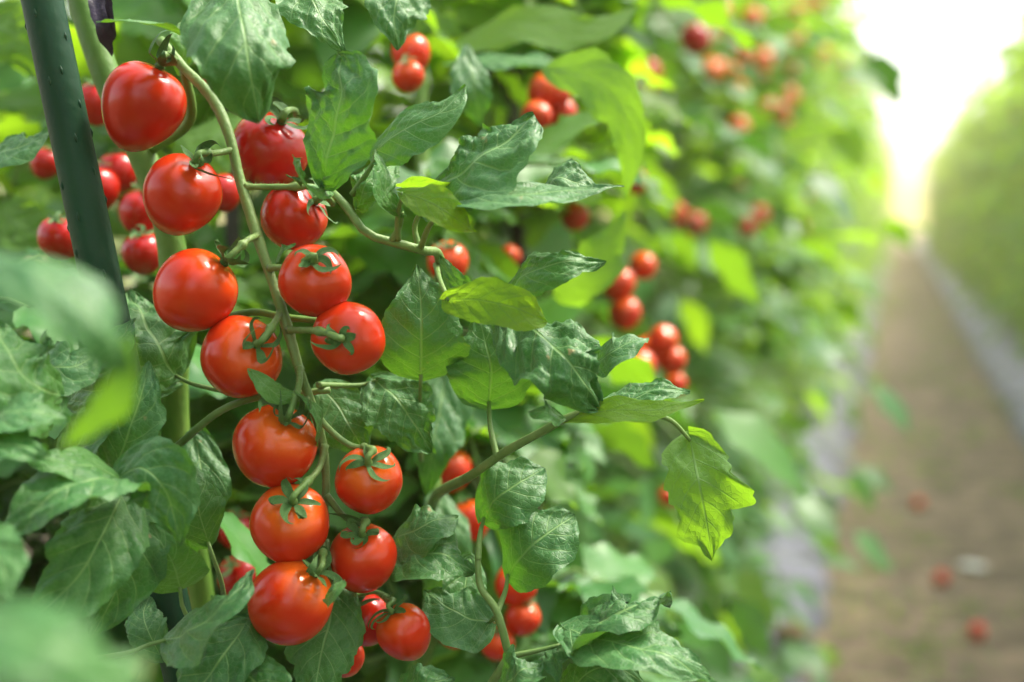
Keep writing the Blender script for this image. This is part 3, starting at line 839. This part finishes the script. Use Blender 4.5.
HL(B_, [(400, 700, .66), (425, 685, .65), (455, 678, .66)], 24, (0, .5, .8), .15)
# --- out of focus leaves behind
HL(B_, [(555, 70, .90), (600, 85, .87), (628, 130, .86), (625, 200, .87)], 26, (.5, -.2, -.8), .68, blister=.02, lobes=3, lobe_amp=.2)
HL(B_, [(520, 150, .92), (560, 135, .90), (620, 100, .90)], 16, (0, -.6, -.7), .7, blister=.02, shape='lance')
HL(B_, [(470, 40, 1.0), (520, 25, .98), (590, 30, .97), (640, 5, .98)], 26, (0, -.5, -.8), .75, blister=.02, lobes=3, lobe_amp=.2)
HL(B_, [(455, 62, .95), (510, 60, .93), (560, 66, .92), (600, 80, .92)], 16, (0, .8, .4), .15, shape='lance')
HL(B_, [(468, 50, .85), (475, 90, .84), (482, 130, .86)], 20, (.3, .3, .8), .1, shape='lance')
HL(B_, [(560, 290, .95), (590, 270, .93), (625, 210, .93)], 24, (-.3, -.3, -.8), .7, blister=.02, lobes=3, lobe_amp=.2)
HL(A, [(-20, 20, .95), (20, 40, .93), (40, 80, .93)], 40, (.2, -.3, -.8), .8, lobes=3)
HL(A, [(0, 210, .95), (30, 230, .93), (80, 215, .93)], 30, (.1, -.3, -.8), .8, lobes=3)
HL(A, [(230, 120, .90), (205, 160, .88), (215, 230, .88)], 34, (.2, -.3, -.8), .8, lobes=3)

# denser foliage just behind the focus plane, one mass per plant
def filler(plant, regions, seed):
    rg = np.random.default_rng(seed)
    mb, sm = MB(), MB()
    for (x0, x1, y0, y1, z0, z1, n, t0, t1, big) in regions:
        for k in range(n):
            b0 = P(rg.uniform(x0, x1), rg.uniform(y0, y1), rg.uniform(z0, z1))
            dd = np.array([rg.uniform(-.8, 1.0), rg.uniform(-.25, 1), rg.uniform(-.3, .7)])
            compound(mb, sm, b0 - dd * .05, dd, rg.uniform(.07, .15), rg.uniform(t0, t1), big, int(rg.integers(1e6)), 12, 9, 5)
    mb.obj('foliage', M_LEAF_FAR, plant, origin_of(plant))['kind'] = 'stuff'
    sm.obj('leaf_stalks', M_STEM, plant, origin_of(plant))['kind'] = 'stuff'
filler(A, [(-60, 150, 300, 430, .72, .85, 9, .0, .3, .045), (-120, 330, -100, 250, .98, 1.2, 30, .45, 1.0, .05), (-120, 330, 250, 500, .93, 1.1, 30, .25, .75, .05), (-100, 330, 450, 720, .92, 1.1, 34, .1, .5, .05)], 3)
filler(B_, [(300, 620, -100, 200, 1.1, 1.35, 40, .45, 1.0, .055), (320, 500, 180, 460, .98, 1.2, 38, .25, .8, .05), (330, 540, 440, 740, .98, 1.2, 42, .2, .7, .05)], 4)

# ------------------------------------------------------------------ the row plants further off
def plant_variant(seed, H=2.65, n=100, half=0.42, b0_=.042, b1_=.066, dt=0.0):
    rg = np.random.default_rng(seed)
    mb, sm, st = MB(), MB(), MB()
    pts = [np.array([rg.normal() * .03 * k, rg.normal() * .03 * k, H * k / 5]) for k in range(6)]
    pts[0] = np.zeros(3)
    tube(st, pts, [.009, .007, .006, .005, .003], 30, 6)
    S = spline(pts, 40)
    for k in range(n):
        h = rg.uniform(0.02, 1.0) ** 1.15
        b0 = S[int(h * 39)]
        a = rg.uniform(0, 6.28)
        d = np.array([math.cos(a), math.sin(a), rg.uniform(-.35, .55)])
        wdt = half * (1 - 0.25 * h)
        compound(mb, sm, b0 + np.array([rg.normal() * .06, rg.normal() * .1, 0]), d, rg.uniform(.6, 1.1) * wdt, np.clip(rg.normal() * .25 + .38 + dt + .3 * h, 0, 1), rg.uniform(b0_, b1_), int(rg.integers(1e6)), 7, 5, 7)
    return mb.mesh('foliage', M_LEAF_FAR), sm.mesh('leaf_stalks', M_STEM), st.mesh('stem', M_STEM_D)
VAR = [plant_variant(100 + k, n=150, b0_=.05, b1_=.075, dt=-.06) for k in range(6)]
VARY = [plant_variant(140 + k, dt=.14) for k in range(5)]  # yellower leaf tone: the aisle's golden glow put into the leaf colour
VARR = [plant_variant(170 + k, n=60, b0_=.07, b1_=.10, dt=.16) for k in range(5)]  # right row likewise carries the golden glow in its leaf tone

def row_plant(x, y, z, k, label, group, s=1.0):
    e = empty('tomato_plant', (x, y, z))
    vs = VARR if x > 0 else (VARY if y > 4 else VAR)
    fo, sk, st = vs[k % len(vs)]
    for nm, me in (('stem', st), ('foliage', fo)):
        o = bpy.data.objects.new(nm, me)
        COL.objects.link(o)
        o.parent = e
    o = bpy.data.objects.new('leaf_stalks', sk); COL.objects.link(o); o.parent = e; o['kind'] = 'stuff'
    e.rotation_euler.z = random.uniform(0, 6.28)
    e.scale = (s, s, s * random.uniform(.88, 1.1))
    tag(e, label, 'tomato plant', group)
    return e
BEDH = 0.11
near_labels = ['blurred tomato plant directly behind the sharp truss, with small red fruit low down',
               'blurred tomato plant bearing the string of small red tomatoes at mid height',
               'soft tomato plant just beyond the string of small red tomatoes']
y = 1.42
k = 0
while y < 46:
    lab = near_labels[k] if k < len(near_labels) else ('hazy out-of-focus tomato plant along the left side of the path' if y < 8 else 'far hazy tomato plant of the left row dissolving into the glow')
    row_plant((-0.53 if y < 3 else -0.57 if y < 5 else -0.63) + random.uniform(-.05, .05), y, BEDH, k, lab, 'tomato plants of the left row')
    y += 0.42 if y < 8 else 0.55; k += 1
y = 3.0
while y < 46:
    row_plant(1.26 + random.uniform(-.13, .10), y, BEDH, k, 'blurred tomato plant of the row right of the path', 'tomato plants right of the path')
    y += 0.5; k += 1
for y in (-2.6, -2.1, -1.6, -1.1, -.6, -.2):
    row_plant(-0.66, y, BEDH, k, 'tomato plant of the left row standing nearer than the picture begins', 'tomato plants of the left row'); k += 1
for y in (-2.5, -2.0, -1.5, -1.0, -.5, 0, .5, 1.0, 1.5, 2.0, 2.5):
    row_plant(1.35, y, BEDH, k, 'tomato plant of the right row standing nearer than the picture begins', 'tomato plants right of the path'); k += 1
y = 1.6
while y < 9:
    row_plant(-2.3 + random.uniform(-.05, .05), y, 0, k, 'tomato plant glimpsed through gaps of the left row', 'tomato plants of the second row to the left')
    y += 0.55; k += 1

# ------------------------------------------------------------------ blurred tomatoes behind
FAR = [tomato_mesh('tomato', 1.0, .15, 200 + k, 24, 16) for k in range(3)]
BG = [
 (96, 103, .86, 17, 20, 'red fruit glimpsed between the green stake and the thick stem, upper one'),
 (46, 163, .90, 12, 15, 'dark red tomato left of the green stake, under a dark leaf tip'),
 (97, 188, .84, 15, 24, 'shadowed red tomato right of the green stake, mid height'),
 (118, 172, .88, 13, 22, 'shadowed red tomato touching the left side of the thick stem'),
 (60, 238, .80, 20, 19, 'dark crimson tomato left of the green stake above the blurred leaf'),
 (143, 253, .82, 18, 19, 'dark crimson tomato under the thick stem, left of the red-orange tomato'),
 (141, 212, .83, 17, 22, 'crimson tomato behind the thick stem, above the dark crimson one'),
 (222, 192, .86, 13, 20, 'soft red tomato between the truss stem and round tomato'),
 (214, 82, .90, 9, 12, 'tiny red fruit patch left of the big blistered leaf'),
 (237, 530, .92, 17, 17, 'soft red tomato beside the black stake, left of the truss'),
 (240, 577, .86, 22, 16, 'blurred red tomato low behind the dark curved leaf'),
 (190, 600, .90, 22, 18, 'shadowed red tomato behind the small heart-shaped leaf'),
 (411, 53, .92, 17, 18, 'blurred red tomato at the top centre, upper of a pair'),
 (408, 76, .90, 15, 13, 'blurred red tomato at the top centre, lower of a pair'),
 (549, 94, 1.05, 20, 18, 'blurred red tomato behind the bright leaf, upper one of its cluster'),
 (537, 116, 1.03, 14, 13, 'blurred tomato low left in the cluster behind the bright leaf'),
 (561, 114, 1.06, 15, 13, 'blurred tomato low right in the cluster behind the bright leaf'),
 (448, 262, .88, 20, 17, 'soft red tomato behind the arching green stalk at centre'),
 (510, 256, 1.1, 10, 9, 'small orange tomato beside the brown background stake'),
 (618, 284, 1.25, 14, 16, 'orange-red blurred tomato topping the string of small tomatoes'),
 (625, 313, 1.25, 14, 15, 'blurred tomato second from the top of the string'),
 (643, 266, 1.30, 13, 11, 'dim blurred tomato right of the top of the string'),
 (663, 340, 1.28, 15, 11, 'blurred tomato right of centre in the string, below a leaf'),
 (672, 360, 1.30, 12, 13, 'blurred tomato at the right edge of the string'),
 (638, 366, 1.24, 15, 16, 'orange blurred tomato behind the small pale leaf'),
 (676, 384, 1.32, 10, 9, 'lowest small blurred tomato of the string'),
 (650, 352, 1.30, 14, 14, 'shadowed blurred tomato in the middle of the string'),
 (575, 216, 1.2, 11, 14, 'dim red tomato under the long pale leaf'),
 (636, 182, 1.4, 12, 9, 'orange-red fruit patch beyond the tip of the long pale leaf'),
 (516, 585, .90, 17, 20, 'blurred red tomato right of the rounded pale leaves, upper one'),
 (523, 618, .90, 14, 17, 'blurred red tomato right of the rounded pale leaves, middle one'),
 (497, 642, .90, 17, 15, 'blurred red tomato low right of the rounded pale leaves'),
 (449, 578, .84, 20, 14, 'soft red tomato between the two mid-green leaves right of the truss'),
 (455, 632, .86, 17, 13, 'soft red tomato under the smooth dark leaf at the bottom centre'),
 (446, 430, 1.0, 12, 14, 'pinkish blurred tomato above the green side branch'),
 (450, 470, .95, 16, 22, 'crimson blurred tomato behind the start of the side branch'),
 (470, 520, .92, 13, 22, 'crimson blurred tomato behind the stalk of the pale leaves'),
 (668, 497, 1.6, 8, 8, 'tiny orange fruit left of the hanging vivid leaf'),
]
for i, (px, py, z, rx, ry, lab) in enumerate(BG):
    rx, ry = rx * 1.15, ry * 1.15
    o, *_ = tomato(px, py, z, rx, ry, px + rng.uniform(-6, 6), py - ry * .8, lab, 'blurred tomatoes in the row behind', ((0, 0) if px < 250 else (.6, rng.uniform(.5, 1))), .1, 300 + i, 1.0, z < .95, (5, .5, .4, .8, .11, True), False, FAR[i % 3])  # left fruit in deepest red, their shade put into the skin colour
def fartom(x, y, z, lab, grp):
    o = bpy.data.objects.new('tomato', FAR[rng.integers(3)])
    COL.objects.link(o)
    o.location = (x, y, z); o.scale = [0.018 * rng.uniform(.85, 1.15)] * 3
    o.color = (rng.uniform(.2, 1), rng.uniform(0, 1), 0, 1)
    o.rotation_euler = (rng.normal() * .4, rng.normal() * .4, 0)
    tag(o, lab, 'tomato', grp)
# the pinkish-orange cluster high on the left row and others scattered on it
for (cx, cy, n, sx, sy, lab) in ((768, 50, 52, 36, 28, 'hazy orange-pink tomato of the wide cluster high up beside the glow'), (662, 38, 1, 1, 1, 'round pink blurred tomato high up, upper of two in a column'),
                            (666, 70, 1, 1, 1, 'round pink blurred tomato high up, lower of two in a column'), (705, 230, 4, 26, 10, 'faint red tomato half way up the left row'),
                            (780, 190, 4, 20, 20, 'faint orange tomato of the left row near the glow'), (815, 240, 4, 12, 20, 'faint tomato far down the left row'), (615, 75, 2, 8, 14, 'reddish tomato right of the bright backlit leaf')):
    for q in range(n):
        x_, y_ = cx + rng.normal() * sx, cy + rng.normal() * sy
        z_ = 0.30 / max(.03, (897 - x_) / FPX)
        p = P(x_, y_, z_); p += np.array([rng.normal() * .03, rng.normal() * .05, 0])
        fartom(*p, lab, 'hazy tomatoes high on the left row' if n > 1 else None)
        if n > 50: bpy.context.scene.collection.objects[-1].color = (1, 1, rng.uniform(.5, 1), 1)
for q in range(26):
    fartom(0.98 + rng.normal() * .05, 3.6 + 9 * rng.random(), .35 + 1.7 * rng.random(), 'blurred reddish tomato on the row right of the path', 'blurred tomatoes right of the path')

# fallen tomatoes on the path
for (px, py, lab) in ((918, 503, 'fallen red tomato on the path, farthest of three'), (941, 578, 'fallen orange tomato on the path, middle of three'), (977, 631, 'fallen dark red tomato on the path, nearest of three')):
    p = G(px, py, .025)
    o = bpy.data.objects.new('tomato', FAR[0]); COL.objects.link(o)
    o.location = p; o.scale = [.024] * 3; o.rotation_euler = (1.3, .3, px); o.color = (.5, .6, 0, 1)
    tag(o, lab, 'tomato', 'fallen tomatoes on the path')
def clod(name, px, py, h, r, mat, lab, cat, flat=.6):
    p = G(px, py, h)
    mb = MB()
    ph = np.linspace(0, math.pi, 14)[:, None]; th = np.linspace(0, 2 * math.pi, 18, endpoint=False)[None, :]
    rr = 1 + .13 * np.sin(3 * th + 2 * ph) + .1 * np.sin(5 * th + 1) * np.sin(4 * ph) + .05 * np.sin(11 * th + 7 * ph)
    V = np.stack([rr * np.sin(ph) * np.cos(th), rr * np.sin(ph) * np.sin(th) * .8, rr * np.cos(ph) * flat], -1).reshape(-1, 3) * r
    i, j = np.meshgrid(np.arange(13), np.arange(18), indexing='ij'); i, j = i.ravel(), j.ravel()
    mb.add(V, np.stack([i * 18 + j, (i + 1) * 18 + j, (i + 1) * 18 + (j + 1) % 18, i * 18 + (j + 1) % 18], 1))
    o = mb.obj(name, mat); o.location = p
    tag(o, lab, cat)
clod('soil_clod', 790, 634, .10, .042, M_CLOD, 'brown clod of earth lying on the grey plastic film', 'clod', .7)
clod('pale_scrap', 972, 566, .012, .045, M_SCRAP, 'pale flat scrap lying on the earth path near the fallen tomatoes', 'scrap', .2)

# ------------------------------------------------------------------ stakes and ties
def stake(p0, p1, r, mat, label, nubs=True, grp=None):
    p0, p1 = np.asarray(p0), np.asarray(p1)
    d = p1 - p0
    k = (0.06 - p0[2]) / d[2]
    foot = p0 + d * k
    top = p0 - d / np.linalg.norm(d) * .6
    e = empty('plant_stake', foot)
    mb = MB()
    Ln = np.linalg.norm(top - foot)
    S, Nn, B, rr = tube(mb, [foot, (foot + top) / 2, top], [r, r, r], 120, 20, rough=.004)
    if nubs:
        nb = mb
        dd = (top - foot) / Ln
        for q in range(int(Ln / .016)):
            for s in range(5):
                if random.random() < .45: continue
                a = s * 2 * math.pi / 5 + (q % 2) * .6 + 0.4
                c0 = foot + dd * (q * .016 + .003 * s)
                o_ = Nn[5] * math.cos(a) + B[5] * math.sin(a)
                tube(nb, [c0 + o_ * (r * .98) - dd * .0022, c0 + o_ * (r * 1.0), c0 + o_ * (r * .98) + dd * .0022], [.0002, .0008, .0002], 5, 6)
    mb.obj('pole', mat, e, foot)
    tag(e, label, 'stake', grp)
    return e
stake(P(38, -20, .665), P(101, 280, .665), .0096, M_POLE, 'dark green plastic-coated stake leaning at the upper left')
stake(P(236, 400, 1.05), P(240, 600, 1.05), .0055, M_DARK, 'black upright stake behind the lower left of the truss', False)
stake(P(514, 150, 1.25), P(522, 300, 1.25), .007, M_DARK, 'brownish upright stake behind the crinkled leaves at centre', False)
# dark tie band wrapped on the stem
tb = MB()
leaf(tb, [P(86, -25, .70), P(96, 5, .69), P(104, 30, .69), P(112, 56, .70)], 9 * .69 / FPX, D(.4, .1, .9), .5, 20, 7, 'tip', 3, .3, .3, 0, .1, .2, .5)
leaf(tb, [P(96, -30, .70), P(104, 0, .695), P(110, 30, .70), P(108, 50, .71)], 8 * .69 / FPX, D(-.3, .2, .9), .5, 20, 7, 'tip', 3, .3, .3, 0, .1, .2, -.4)
o = tb.obj('plastic_tie', M_TIE, None, P(100, 10, .69))
tag(o, 'dark purple shredded plastic tie by the thick stem at the top left', 'tie')
